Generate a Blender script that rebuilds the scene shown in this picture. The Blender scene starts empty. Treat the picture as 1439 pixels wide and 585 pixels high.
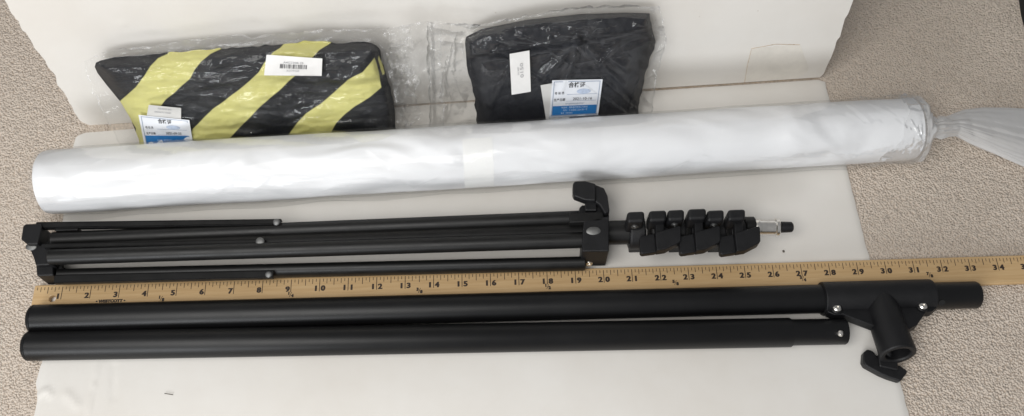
import bpy, bmesh, math, random
import numpy as np
from mathutils import Vector, Matrix, noise

random.seed(7)
I = 0.0254                                   # everything below is written in inches, built in metres
sc = bpy.context.scene
COL = sc.collection
V = Vector

# ------------------------------------------------------------------ camera and picture-to-place helper
F_PX, CX, CY = 1300.0, 719.5, 292.5          # focal length in photo pixels, photo centre
PITCH = math.radians(65.0)
CAM = V((0, 0, 30.8))
FWD = V((0, math.cos(PITCH), -math.sin(PITCH)))
UPV = V((0, math.sin(PITCH), math.cos(PITCH)))
RGT = V((1, 0, 0))

def ray(u, v):
    return RGT * ((u - CX) / F_PX) + UPV * ((CY - v) / F_PX) + FWD

def P(u, v, z=0.0):
    d = ray(u, v)
    return CAM + d * ((z - CAM.z) / d.z)

def PP(u, v, p0, n):
    d = ray(u, v)
    return CAM + d * ((p0 - CAM).dot(n) / d.dot(n))

def px(p):
    q = p - CAM
    w = q.dot(FWD)
    return CX + F_PX * q.dot(RGT) / w, CY - F_PX * q.dot(UPV) / w

# ------------------------------------------------------------------ materials
def new_mat(name):
    m = bpy.data.materials.new(name)
    m.use_nodes = True
    nt = m.node_tree
    for n in list(nt.nodes):
        nt.nodes.remove(n)
    out = nt.nodes.new('ShaderNodeOutputMaterial')
    return m, nt, out

def nd(nt, typ, **kw):
    n = nt.nodes.new(typ)
    for k, v in kw.items():
        if k in n.inputs:
            n.inputs[k].default_value = v
        else:
            setattr(n, k, v)
    return n

def ramp(nt, src, stops):
    r = nt.nodes.new('ShaderNodeValToRGB')
    e = r.color_ramp.elements
    e[0].position, e[0].color = stops[0][0], (*stops[0][1], 1)
    e[1].position, e[1].color = stops[-1][0], (*stops[-1][1], 1)
    for p, c in stops[1:-1]:
        x = e.new(p)
        x.color = (*c, 1)
    nt.links.new(src, r.inputs['Fac'])
    return r.outputs['Color']

def simple(name, col, rough=0.5, metallic=0.0, spec=0.5, nscale=900.0, nbump=0.0, var=0.0, vscale=60.0, rvar=0.0, coat=0.0):
    """Principled surface with fine bump, colour variation and roughness variation."""
    m, nt, out = new_mat(name)
    b = nd(nt, 'ShaderNodeBsdfPrincipled')
    b.inputs['Roughness'].default_value = rough
    b.inputs['Metallic'].default_value = metallic
    b.inputs['Specular IOR Level'].default_value = spec
    b.inputs['Coat Weight'].default_value = coat
    tc = nd(nt, 'ShaderNodeTexCoord')
    if var > 0:
        n1 = nd(nt, 'ShaderNodeTexNoise', Scale=vscale, Detail=5.0, Roughness=0.6)
        nt.links.new(tc.outputs['Object'], n1.inputs['Vector'])
        lo = tuple(c * (1 - var) for c in col)
        hi = tuple(min(1, c * (1 + var)) for c in col)
        nt.links.new(ramp(nt, n1.outputs['Fac'], [(0.3, lo), (0.7, hi)]), b.inputs['Base Color'])
        if rvar > 0:
            mr = nd(nt, 'ShaderNodeMapRange')
            mr.inputs['From Min'].default_value = 0.3
            mr.inputs['From Max'].default_value = 0.7
            mr.inputs['To Min'].default_value = rough - rvar
            mr.inputs['To Max'].default_value = rough + rvar
            nt.links.new(n1.outputs['Fac'], mr.inputs['Value'])
            nt.links.new(mr.outputs['Result'], b.inputs['Roughness'])
    else:
        b.inputs['Base Color'].default_value = (*col, 1)
    if nbump > 0:
        n2 = nd(nt, 'ShaderNodeTexNoise', Scale=nscale, Detail=3.0)
        nt.links.new(tc.outputs['Object'], n2.inputs['Vector'])
        bp = nd(nt, 'ShaderNodeBump', Strength=nbump, Distance=0.0006)
        nt.links.new(n2.outputs['Fac'], bp.inputs['Height'])
        nt.links.new(bp.outputs['Normal'], b.inputs['Normal'])
    nt.links.new(b.outputs['BSDF'], out.inputs['Surface'])
    return m

def film_mat(name, milk=0.05, milk_var=0.12, gloss=0.10, rough=0.10, scale=45.0, bump=0.35, milk_col=(0.9, 0.9, 0.9), fres=0.8, cap=0.45, bdist=0.004, mlo=0.45, mhi=0.75):
    """thin clear plastic film: see-through, a fresnel gloss, a little milky haze where it is creased"""
    m, nt, out = new_mat(name)
    tr = nd(nt, 'ShaderNodeBsdfTransparent')
    tr.inputs['Color'].default_value = (0.98, 0.981, 0.98, 1)
    gl = nd(nt, 'ShaderNodeBsdfGlossy')
    gl.inputs['Roughness'].default_value = rough
    df = nd(nt, 'ShaderNodeBsdfDiffuse')
    df.inputs['Color'].default_value = (*milk_col, 1)
    tc = nd(nt, 'ShaderNodeTexCoord')
    n1 = nd(nt, 'ShaderNodeTexNoise', Scale=scale, Detail=6.0, Roughness=0.65, Distortion=0.8)
    nt.links.new(tc.outputs['Object'], n1.inputs['Vector'])
    bp = nd(nt, 'ShaderNodeBump', Strength=bump, Distance=bdist)
    nt.links.new(n1.outputs['Fac'], bp.inputs['Height'])
    nt.links.new(bp.outputs['Normal'], gl.inputs['Normal'])
    lw = nd(nt, 'ShaderNodeFresnel', IOR=1.45)
    nt.links.new(bp.outputs['Normal'], lw.inputs['Normal'])
    ad = nd(nt, 'ShaderNodeMath', operation='MULTIPLY_ADD')
    ad.inputs[1].default_value = fres
    ad.inputs[2].default_value = gloss
    nt.links.new(lw.outputs['Fac'], ad.inputs[0])
    cl = nd(nt, 'ShaderNodeMath', operation='MINIMUM')
    cl.inputs[1].default_value = cap
    nt.links.new(ad.outputs[0], cl.inputs[0])
    mr = nd(nt, 'ShaderNodeMapRange')
    mr.inputs['From Min'].default_value = mlo
    mr.inputs['From Max'].default_value = mhi
    mr.inputs['To Min'].default_value = milk
    mr.inputs['To Max'].default_value = milk + milk_var
    nt.links.new(n1.outputs['Fac'], mr.inputs['Value'])
    m1 = nd(nt, 'ShaderNodeMixShader')
    nt.links.new(mr.outputs['Result'], m1.inputs['Fac'])
    nt.links.new(tr.outputs[0], m1.inputs[1])
    tl = nd(nt, 'ShaderNodeBsdfTranslucent')
    tl.inputs['Color'].default_value = (*milk_col, 1)
    m0 = nd(nt, 'ShaderNodeMixShader')
    m0.inputs['Fac'].default_value = 0.3
    nt.links.new(df.outputs[0], m0.inputs[1])
    nt.links.new(tl.outputs[0], m0.inputs[2])
    nt.links.new(m0.outputs[0], m1.inputs[2])
    m2 = nd(nt, 'ShaderNodeMixShader')
    nt.links.new(cl.outputs[0], m2.inputs['Fac'])
    nt.links.new(m1.outputs[0], m2.inputs[1])
    nt.links.new(gl.outputs[0], m2.inputs[2])
    nt.links.new(m2.outputs[0], out.inputs['Surface'])
    return m

def attr_two(name, attr, c0, c1, rough, nb=0.5, sheen=0.0):
    """woven cloth whose printed stripe is where the float attribute is above zero"""
    m, nt, out = new_mat(name)
    b = nd(nt, 'ShaderNodeBsdfPrincipled')
    b.inputs['Roughness'].default_value = rough
    b.inputs['Specular IOR Level'].default_value = 0.35
    at = nd(nt, 'ShaderNodeAttribute', attribute_name=attr)
    mr = nd(nt, 'ShaderNodeMapRange')
    mr.inputs['From Min'].default_value = -0.6
    mr.inputs['From Max'].default_value = 0.6
    nt.links.new(at.outputs['Fac'], mr.inputs['Value'])
    mx = nd(nt, 'ShaderNodeMix', data_type='RGBA')
    mx.inputs[6].default_value = (*c0, 1)
    mx.inputs[7].default_value = (*c1, 1)
    nt.links.new(mr.outputs['Result'], mx.inputs[0])
    nt.links.new(mx.outputs[2], b.inputs['Base Color'])
    tc = nd(nt, 'ShaderNodeTexCoord')
    n1 = nd(nt, 'ShaderNodeTexNoise', Scale=160.0, Detail=5.0, Roughness=0.6)
    nt.links.new(tc.outputs['Object'], n1.inputs['Vector'])
    bp = nd(nt, 'ShaderNodeBump', Strength=nb, Distance=0.0015)
    nt.links.new(n1.outputs['Fac'], bp.inputs['Height'])
    nt.links.new(bp.outputs['Normal'], b.inputs['Normal'])
    nt.links.new(b.outputs['BSDF'], out.inputs['Surface'])
    return m

def wood_mat():
    m, nt, out = new_mat('yardstick_wood')
    b = nd(nt, 'ShaderNodeBsdfPrincipled', Roughness=0.42)
    b.inputs['Specular IOR Level'].default_value = 0.4
    tc = nd(nt, 'ShaderNodeTexCoord')
    mp = nd(nt, 'ShaderNodeMapping')
    mp.inputs['Scale'].default_value = (6, 160, 60)
    nt.links.new(tc.outputs['Object'], mp.inputs['Vector'])
    n1 = nd(nt, 'ShaderNodeTexNoise', Scale=3.0, Detail=8.0, Roughness=0.65, Distortion=0.4)
    nt.links.new(mp.outputs[0], n1.inputs['Vector'])
    c = ramp(nt, n1.outputs['Fac'], [(0.25, (0.46, 0.295, 0.14)), (0.5, (0.555, 0.375, 0.19)), (0.75, (0.615, 0.44, 0.24))])
    nt.links.new(c, b.inputs['Base Color'])
    bp = nd(nt, 'ShaderNodeBump', Strength=0.15, Distance=0.0005)
    nt.links.new(n1.outputs['Fac'], bp.inputs['Height'])
    nt.links.new(bp.outputs['Normal'], b.inputs['Normal'])
    nt.links.new(b.outputs['BSDF'], out.inputs['Surface'])
    return m

def paper_board_mat():
    m, nt, out = new_mat('foam_board_paper')
    b = nd(nt, 'ShaderNodeBsdfPrincipled', Roughness=0.55)
    b.inputs['Specular IOR Level'].default_value = 0.35
    tc = nd(nt, 'ShaderNodeTexCoord')
    n1 = nd(nt, 'ShaderNodeTexNoise', Scale=7.0, Detail=6.0, Roughness=0.6)
    nt.links.new(tc.outputs['Object'], n1.inputs['Vector'])
    c = ramp(nt, n1.outputs['Fac'], [(0.3, (0.70, 0.665, 0.615)), (0.6, (0.755, 0.73, 0.69))])
    # a few sparse grey specks of dirt
    n3 = nd(nt, 'ShaderNodeTexVoronoi', Scale=22.0)
    n3.inputs['Randomness'].default_value = 1.0
    nt.links.new(tc.outputs['Object'], n3.inputs['Vector'])
    sp = nd(nt, 'ShaderNodeMath', operation='LESS_THAN')
    sp.inputs[1].default_value = 0.014
    nt.links.new(n3.outputs['Distance'], sp.inputs[0])
    mx = nd(nt, 'ShaderNodeMix', data_type='RGBA')
    nt.links.new(sp.outputs[0], mx.inputs[0])
    nt.links.new(c, mx.inputs[6])
    mx.inputs[7].default_value = (0.5, 0.45, 0.39, 1)
    nt.links.new(mx.outputs[2], b.inputs['Base Color'])
    n2 = nd(nt, 'ShaderNodeTexNoise', Scale=60.0, Detail=5.0)
    nt.links.new(tc.outputs['Object'], n2.inputs['Vector'])
    bp = nd(nt, 'ShaderNodeBump', Strength=0.12, Distance=0.001)
    nt.links.new(n2.outputs['Fac'], bp.inputs['Height'])
    nt.links.new(bp.outputs['Normal'], b.inputs['Normal'])
    nt.links.new(b.outputs['BSDF'], out.inputs['Surface'])
    return m

def carpet_mat():
    m, nt, out = new_mat('carpet_yarn')
    b = nd(nt, 'ShaderNodeBsdfPrincipled', Roughness=0.95)
    b.inputs['Specular IOR Level'].default_value = 0.1
    at = nd(nt, 'ShaderNodeAttribute', attribute_name='tone')
    c = ramp(nt, at.outputs['Fac'], [(0.0, (0.45, 0.375, 0.305)), (0.4, (0.58, 0.50, 0.425)), (1.0, (0.65, 0.575, 0.495))])
    nt.links.new(c, b.inputs['Base Color'])
    nt.links.new(b.outputs['BSDF'], out.inputs['Surface'])
    return m

def roll_mat():
    m, nt, out = new_mat('white_sheeting')
    b = nd(nt, 'ShaderNodeBsdfPrincipled', Roughness=0.45)
    b.inputs['Base Color'].default_value = (0.80, 0.805, 0.82, 1)
    b.inputs['Specular IOR Level'].default_value = 0.5
    tc = nd(nt, 'ShaderNodeTexCoord')
    mp = nd(nt, 'ShaderNodeMapping')
    mp.inputs['Scale'].default_value = (9, 14, 14)
    nt.links.new(tc.outputs['Object'], mp.inputs['Vector'])
    n1 = nd(nt, 'ShaderNodeTexNoise', Scale=1.1, Detail=1.6, Roughness=0.4, Distortion=0.9)
    nt.links.new(mp.outputs[0], n1.inputs['Vector'])
    bp = nd(nt, 'ShaderNodeBump', Strength=0.75, Distance=0.020)
    nt.links.new(n1.outputs['Fac'], bp.inputs['Height'])
    nt.links.new(bp.outputs['Normal'], b.inputs['Normal'])
    nt.links.new(b.outputs['BSDF'], out.inputs['Surface'])
    return m

M = dict(
    pole=simple('black_powder_coat', (0.0055, 0.0055, 0.006), 0.41, spec=0.34, nscale=1500, nbump=0.12, var=0.2, vscale=18, rvar=0.035),
    plastic=simple('black_moulded_plastic', (0.007, 0.007, 0.008), 0.48, spec=0.36, nscale=2200, nbump=0.35, var=0.2, vscale=90, rvar=0.06),
    legm=simple('black_anodised_leg', (0.0075, 0.0073, 0.0072), 0.43, spec=0.34, nscale=1200, nbump=0.1, var=0.25, vscale=50, rvar=0.06),
    dark=simple('black_inside', (0.004, 0.004, 0.004), 0.8),
    chrome=simple('bright_nickel', (0.86, 0.83, 0.78), 0.28, metallic=1.0, var=0.08, vscale=300),
    rivet=simple('dull_rivet_steel', (0.19, 0.19, 0.187), 0.55, metallic=1.0, var=0.12, vscale=400),
    board=paper_board_mat(),
    foam=simple('foam_core_edge', (0.70, 0.66, 0.60), 0.9, var=0.12, vscale=120, nscale=700, nbump=0.6),
    tape=simple('yellowed_tape', (0.725, 0.69, 0.63), 0.5, var=0.07, vscale=50, nscale=300, nbump=0.3),
    tape_dirt=simple('tape_edge_dirt', (0.50, 0.37, 0.25), 0.8, var=0.3, vscale=200),
    carpet=carpet_mat(),
    carpet_base=simple('carpet_ground', (0.56, 0.482, 0.405), 0.95, spec=0.1, nscale=480, nbump=1.0, var=0.28, vscale=420),
    wood=wood_mat(),
    ink=simple('ruler_ink', (0.035, 0.022, 0.015), 0.6),
    cloth=attr_two('striped_canvas', 'stripe', (0.013, 0.014, 0.017), (0.60, 0.57, 0.215), 0.62),
    black_cloth=attr_two('black_polyester', 'stripe', (0.009, 0.010, 0.014), (0.009, 0.010, 0.014), 0.6),
    film=film_mat('clear_poly_bag', 0.002, 0.035, 0.0, 0.06, 32.0, 0.22, fres=0.7, cap=0.085, mlo=0.48, mhi=0.72),
    flap=film_mat('crumpled_poly_bag', 0.03, 0.12, 0.0, 0.06, 38.0, 0.35, fres=0.9, cap=0.4),
    crinkle=film_mat('crinkled_poly_bag', 0.06, 0.42, 0.02, 0.06, 75.0, 0.6, fres=1.3, cap=0.6, mlo=0.5, mhi=0.68),
    sleeve=film_mat('clear_poly_sleeve', 0.02, 0.05, 0.0, 0.09, 14.0, 0.22, fres=0.65, cap=0.14),
    sleeve_end=film_mat('crumpled_sleeve_end', 0.12, 0.2, 0.02, 0.07, 25.0, 0.4, fres=1.2, cap=0.5),
    tail=film_mat('gathered_poly_sleeve', 0.50, 0.24, 0.02, 0.10, 9.0, 0.2, fres=1.0, cap=0.30),
    roll=roll_mat(),
    label=simple('white_label_paper', (0.78, 0.77, 0.755), 0.5, var=0.03, vscale=100),
    card=simple('white_card_paper', (0.74, 0.76, 0.80), 0.45, var=0.03, vscale=100),
    slip=simple('grey_paper_slip', (0.60, 0.59, 0.57), 0.6, var=0.05, vscale=100),
    tapelabel=simple('clear_white_label', (0.85, 0.85, 0.84), 0.45, var=0.02, vscale=80),
    print_=simple('black_print', (0.03, 0.03, 0.035), 0.6),
    print_grey=simple('grey_print', (0.38, 0.38, 0.39), 0.6),
    blue=simple('blue_print', (0.022, 0.17, 0.44), 0.5, var=0.06, vscale=200),
    pale=simple('pale_print', (0.55, 0.66, 0.80), 0.5),
    stamp=simple('faint_stamp_ink', (0.46, 0.53, 0.66), 0.5, var=0.15, vscale=500),
    frame_ink=simple('border_print', (0.25, 0.31, 0.42), 0.5),
    crumb=simple('dark_crumb', (0.12, 0.105, 0.09), 0.9, var=0.3, vscale=900),
    nylon=simple('black_nylon', (0.006, 0.006, 0.006), 0.7, var=0.3, vscale=60),
)

# ------------------------------------------------------------------ mesh builder
class MB:
    def __init__(self):
        self.v, self.f, self.m = [], [], []

    def add(self, vs, fs, mi=0):
        o = len(self.v)
        self.v += [V(p) for p in vs]
        self.f += [[o + i for i in f] for f in fs]
        self.m += [mi] * len(fs)

    def box(self, c, s, rot=None, mi=0):
        vs = []
        for x in (-.5, .5):
            for y in (-.5, .5):
                for z in (-.5, .5):
                    p = V((x * s[0], y * s[1], z * s[2]))
                    if rot:
                        p = rot @ p
                    vs.append(V(c) + p)
        self.add(vs, [(0, 1, 3, 2), (4, 6, 7, 5), (0, 4, 5, 1), (2, 3, 7, 6), (0, 2, 6, 4), (1, 5, 7, 3)], mi)

    def lathe(self, p0, p1, prof, n=40, mi=0, squash=(1, 1), closed=True, up=V((0, 0, 1))):
        """profile of (t inches along the axis from p0, radius)"""
        p0, p1 = V(p0), V(p1)
        ax = (p1 - p0).normalized()
        if abs(ax.dot(up)) > 0.95:
            up = V((0, 1, 0))
        a = up.cross(ax).normalized()
        b = ax.cross(a)
        vs, fs = [], []
        for t, r in prof:
            for k in range(n):
                th = 2 * math.pi * k / n
                vs.append(p0 + ax * t + a * (math.cos(th) * r * squash[0]) + b * (math.sin(th) * r * squash[1]))
        for i in range(len(prof) - 1):
            for k in range(n):
                fs.append((i * n + k, i * n + (k + 1) % n, (i + 1) * n + (k + 1) % n, (i + 1) * n + k))
        if closed:
            fs.append(tuple(range(n))[::-1])
            fs.append(tuple((len(prof) - 1) * n + k for k in range(n)))
        self.add(vs, fs, mi)

    def tube(self, p0, p1, r, n=40, mi=0, squash=(1, 1), r1=None, rnd=0.03):
        L = (V(p1) - V(p0)).length
        r1 = r if r1 is None else r1
        self.lathe(p0, p1, [(0, r - rnd), (rnd, r), (L - rnd, r1), (L, r1 - rnd)], n, mi, squash)

    def pipe(self, p0, p1, r, ri, depth, n=40, mi=0):
        """tube whose p1 end is bored to radius ri for depth"""
        L = (V(p1) - V(p0)).length
        self.lathe(p0, p1, [(0, r - .03), (.03, r), (L - .05, r), (L, r - .05), (L, ri + .03), (L - .03, ri), (L - depth, ri)], n, mi)

    def prism(self, poly, off, mi=0):
        """polygon of 3-D points swept by the vector off"""
        n = len(poly)
        vs = [V(p) for p in poly] + [V(p) + V(off) for p in poly]
        fs = [tuple(range(n)), tuple(range(2 * n - 1, n - 1, -1))]
        for k in range(n):
            fs.append((k, n + k, n + (k + 1) % n, (k + 1) % n))
        self.add(vs, fs, mi)

    def dome(self, c, nrm, r, h, n=24, mi=0, sq=(1, 1)):
        c, nrm = V(c), V(nrm).normalized()
        self.lathe(c - nrm * .03, c + nrm, [(0, r), (.03, r), (.03 + h * .5, r * .86), (.03 + h * .85, r * .5), (.03 + h, r * .12)], n, mi, sq, up=V((1, 0, 0)))

    def build(self, name, mats, parent=None, bevel=0.0, seg=2, smooth=35, loc=None):
        me = bpy.data.meshes.new(name)
        me.from_pydata([tuple(p * I) for p in self.v], [], self.f)
        mats = mats if isinstance(mats, (list, tuple)) else [mats]
        for m in mats:
            me.materials.append(m)
        if len(mats) > 1:
            me.polygons.foreach_set('material_index', self.m)
        bm = bmesh.new()
        bm.from_mesh(me)
        bmesh.ops.recalc_face_normals(bm, faces=bm.faces)
        bm.to_mesh(me)
        bm.free()
        me.update()
        if smooth:
            me.polygons.foreach_set('use_smooth', [True] * len(me.polygons))
            me.set_sharp_from_angle(angle=math.radians(smooth))
        o = bpy.data.objects.new(name, me)
        COL.objects.link(o)
        if parent:
            o.parent = parent
        if loc is not None:
            o.location = V(loc) * I
        if bevel > 0:
            bv = o.modifiers.new('bevel', 'BEVEL')
            bv.width = bevel * I
            bv.segments = seg
            bv.limit_method = 'ANGLE'
            bv.angle_limit = math.radians(35)
            bv.harden_normals = True
        return o

def grid_obj(name, pts, nu, nv, mats, parent=None, attr=None, skirt=None, two_mat=None):
    """(nu x nv) grid of points (inches); optional skirt: list of backing points for every grid point making a closed slab"""
    mb = MB()
    fs = [(j * nu + i, j * nu + i + 1, (j + 1) * nu + i + 1, (j + 1) * nu + i) for j in range(nv - 1) for i in range(nu - 1)]
    mb.add(pts, fs)
    if skirt is not None:
        rim = [i for i in range(nu)] + [j * nu + nu - 1 for j in range(1, nv)] + [(nv - 1) * nu + i for i in range(nu - 2, -1, -1)] + [j * nu for j in range(nv - 2, 0, -1)]
        o = len(mb.v)
        mb.v += [V(skirt[k]) for k in rim]
        n = len(rim)
        for k in range(n):
            mb.f.append([rim[k], rim[(k + 1) % n], o + (k + 1) % n, o + k])
            mb.m.append(1 if two_mat else 0)
        mb.f.append([o + k for k in range(n)])
        mb.m.append(0)
    ob = mb.build(name, mats, parent, smooth=50)
    if attr is not None:
        at = ob.data.attributes.new('stripe', 'FLOAT', 'POINT')
        full = list(attr) + [-5.0] * (len(ob.data.vertices) - len(attr))
        at.data.foreach_set('value', full)
    return ob

def empty(name, origin, xdir=V((1, 0, 0)), ydir=None):
    o = bpy.data.objects.new(name, None)
    o.empty_display_size = 0.02
    COL.objects.link(o)
    x = V(xdir).normalized()
    z = V((0, 0, 1))
    y = z.cross(x).normalized()
    z = x.cross(y)
    R = Matrix((x, y, z)).transposed().to_4x4()
    o.matrix_world = Matrix.Translation(V(origin) * I) @ R
    inv = (Matrix.Translation(V(origin)) @ R).inverted()
    return o, (lambda p: inv @ V(p))

def tag(o, label, cat, group=None, kind=None):
    if label: o['label'] = label
    if cat: o['category'] = cat
    if group: o['group'] = group
    if kind: o['kind'] = kind

def text2d(s, size=1.0, offset=0.0, align='CENTER', space=1.0):
    """lettering as flat triangles: (verts 2-D, faces), height about size"""
    cu = bpy.data.curves.new('txt', 'FONT')
    cu.body = s
    cu.size = size
    cu.align_x = align
    cu.align_y = 'CENTER'
    cu.offset = offset
    cu.space_character = space
    cu.resolution_u = 3
    ob = bpy.data.objects.new('txt', cu)
    COL.objects.link(ob)
    dg = bpy.context.evaluated_depsgraph_get()
    ev = ob.evaluated_get(dg)
    me = ev.to_mesh()
    vs = [(v.co.x, v.co.y) for v in me.vertices]
    fs = [tuple(p.vertices) for p in me.polygons]
    ev.to_mesh_clear()
    bpy.data.objects.remove(ob)
    bpy.data.curves.remove(cu)
    return vs, fs

def ss(a, b, x):
    t = max(0.0, min(1.0, (x - a) / (b - a)))
    return t * t * (3 - 2 * t)

def fbm(p, oct=4):
    return noise.fractal(V(p), 1.0, 2.0, oct)

def seg_d(x, y, a, b):
    ax, ay = a; bx, by = b
    dx, dy = bx - ax, by - ay
    t = max(0, min(1, ((x - ax) * dx + (y - ay) * dy) / (dx * dx + dy * dy + 1e-9)))
    return math.hypot(x - ax - t * dx, y - ay - t * dy)

def poly_sd(x, y, poly):
    """signed distance, positive inside"""
    d = 1e9
    ins = False
    n = len(poly)
    for k in range(n):
        a, b = poly[k], poly[(k + 1) % n]
        d = min(d, seg_d(x, y, a, b))
        if (a[1] > y) != (b[1] > y) and x < (b[0] - a[0]) * (y - a[1]) / (b[1] - a[1]) + a[0]:
            ins = not ins
    return d if ins else -d

def resample(poly, n):
    ls = [0]
    for a, b in zip(poly, poly[1:]):
        ls.append(ls[-1] + math.dist(a, b))
    out, k = [], 0
    for i in range(n):
        t = ls[-1] * i / (n - 1)
        while k < len(ls) - 2 and ls[k + 1] < t:
            k += 1
        f = (t - ls[k]) / max(1e-9, ls[k + 1] - ls[k])
        out.append((poly[k][0] + f * (poly[k + 1][0] - poly[k][0]), poly[k][1] + f * (poly[k + 1][1] - poly[k][1])))
    return out

def coons(bottom, top, left, right, nu, nv):
    b, t = resample(bottom, nu), resample(top, nu)
    l, r = resample(left, nv), resample(right, nv)
    out = []
    for j in range(nv):
        q = j / (nv - 1)
        for i in range(nu):
            p = i / (nu - 1)
            xy = []
            for c in (0, 1):
                xy.append((1 - q) * b[i][c] + q * t[i][c] + (1 - p) * l[j][c] + p * r[j][c]
                          - ((1 - p) * (1 - q) * b[0][c] + p * (1 - q) * b[-1][c] + (1 - p) * q * t[0][c] + p * q * t[-1][c]))
            out.append(tuple(xy))
    return out

# ------------------------------------------------------------------ the setting: carpet
FLOOR = -0.2
BOTTOM_POLY = [(107, 187), (600, 147), (1161, 112), (1272, 560), (1328, 780), (18, 780), (58, 508)]
BACK_EDGE_L, BACK_EDGE_R = (116, 174), (1157, 110)
hb0, hb1 = P(*BACK_EDGE_L, 0.0), P(*BACK_EDGE_R, 0.0)
hx = (hb1 - hb0).normalized()
hback = V((0, 0, 1)).cross(hx).normalized()                 # away from the camera
LEAN = math.radians(12)
bup = (V((0, 0, 1)) * math.cos(LEAN) + hback * math.sin(LEAN)).normalized()
bn = hx.cross(bup).normalized()                             # faces the camera
if bn.y > 0:
    bn = -bn

mb = MB()
NG = 60
S = 70.0
gp = [V((-S + 2 * S * i / (NG - 1), -40 + 2 * S * j / (NG - 1), FLOOR + 0.072)) for j in range(NG) for i in range(NG)]
carpet = grid_obj('carpet', gp, NG, NG, [M['carpet_base']])
a_ = carpet.data.attributes.new('tone', 'FLOAT', 'POINT')
a_.data.foreach_set('value', [0.4] * len(carpet.data.vertices))
tag(carpet, 'beige cut pile carpet around the white boards', 'carpet', kind='structure')

BACK_POLY = [(118, 172), (1155, 108), (1205, -20), (1260, -200), (-120, -200), (8, -8)]
def build_pile():
    rng = np.random.default_rng(3)
    sp = 0.056
    xs = np.arange(-28, 31, sp)
    ys = np.arange(-6, 30, sp)
    pts = []
    for y in ys:
        for x in xs:
            p = V((x + rng.uniform(-.5, .5) * sp, y + rng.uniform(-.5, .5) * sp, FLOOR))
            u, v = px(p)
            if not (-140 < u < 1600 and -90 < v < 690):
                continue
            if 150 < u < 1150:
                continue
            if poly_sd(u, v, BOTTOM_POLY) > 14 or poly_sd(u, v, BACK_POLY) > 14:
                continue
            pts.append(p)
    nr = 5
    verts, faces, tone = [], [], []
    for p in pts:
        cl = noise.noise(V((p.x * 4.5, p.y * 4.5, 0))) * 0.55 + noise.noise(V((p.x * 0.5, p.y * 0.5, 5))) * 0.25
        h = 0.104 + 0.010 * rng.random() + 0.022 * cl
        r = sp * (0.8 + 0.4 * rng.random())
        tx, ty = rng.normal(0, .035, 2)
        a0 = rng.random() * 6.28
        o = len(verts)
        tn = min(1, max(0, 0.55 + 0.30 * cl + rng.normal(0, .09) - .25 * (rng.random() < .04)))
        for (hh, rr, dt) in ((-0.06, .75, -.3), (h * .6, 1.0, -.02), (h, .74, .03)):
            for k in range(nr):
                th = a0 + 6.2832 * k / nr
                q = rr * r * (0.8 + 0.4 * rng.random())
                verts.append((p.x + q * math.cos(th) + tx * (hh > 0) * hh / h, p.y + q * math.sin(th) + ty * (hh > 0) * hh / h, p.z + hh))
                tone.append(max(0, min(1, tn)))
        for i in (0, 1):
            for k in range(nr):
                faces.append((o + i * nr + k, o + i * nr + (k + 1) % nr, o + (i + 1) * nr + (k + 1) % nr, o + (i + 1) * nr + k))
        faces.append(tuple(o + 2 * nr + k for k in range(nr)))
    me = bpy.data.meshes.new('carpet_pile')
    me.from_pydata([(x * I, y * I, z * I) for x, y, z in verts], [], faces)
    me.materials.append(M['carpet'])
    me.polygons.foreach_set('use_smooth', [True] * len(faces))
    at = me.attributes.new('tone', 'FLOAT', 'POINT')
    at.data.foreach_set('value', tone)
    o = bpy.data.objects.new('carpet_pile', me)
    COL.objects.link(o)
    o.parent = carpet
    o['kind'] = 'stuff'
    print('tufts', len(pts))
build_pile()

# ------------------------------------------------------------------ foam boards
def board_slab(name, pix, nu, nv, place, thick_vec, hfun, nrm):
    pts, back = [], []
    for (u, v) in pix:
        p = place(u, v)
        pts.append(p + nrm * hfun(u, v, p))
        back.append(p + thick_vec)
    return grid_obj(name, pts, nu, nv, [M['board'], M['foam']], None, None, back, True)

def jag(poly, amp, step=10, seed=0):
    out = []
    n = max(2, int(sum(math.dist(a, b) for a, b in zip(poly, poly[1:])) / step))
    for k, (x, y) in enumerate(resample(poly, n)):
        e = 0 if k in (0, n - 1) else 1
        out.append((x + e * amp * noise.noise(V((x * .09, y * .09, seed))), y + e * amp * noise.noise(V((x * .09, y * .09, seed + 9)))))
    return out

CREASES = [([(136, 505), (131, 545), (118, 600)], 2.0, .05), ([(160, 512), (158, 560)], 3, -.03),
           ([(54, 556), (66, 548), (72, 556)], 3, .06), ([(95, 555), (108, 570)], 6, .04)]
def bottom_h(u, v, p):
    h = 0.018 * fbm((p.x * .18, p.y * .18, 2), 2)
    for pl, w, a in CREASES:
        if u < 220 and v > 480:
            d = min(seg_d(u, v, s, t) for s, t in zip(pl, pl[1:]))
            h += a * math.exp(-(d / w) ** 2)
    d = poly_sd(u, v, BOTTOM_POLY)
    return h - 0.05 * (1 - ss(0, 7, d))
left_b = jag([(20, 760), (36, 640), (47, 585), (53, 548), (50, 538), (58, 508), (80, 360), (102, 205)], 3, 6, 1)
right_b = jag([(1324, 760), (1294, 640), (1279, 585), (1271, 556), (1160, 115)], 2, 8, 2)
pixb = coons([(20, 760), (1324, 760)], [(102, 205), (106, 192), (118, 186), (600, 147), (1150, 111.5), (1160, 115)], left_b, right_b, 260, 125)
bottom_board = board_slab('foam_board', pixb, 260, 125, lambda u, v: P(u, v, 0.0), V((0, 0, -0.19)), bottom_h, V((0, 0, 1)))
tag(bottom_board, 'white foam board lying flat on the carpet under the poles and roll', 'foam board', 'white foam boards')

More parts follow.
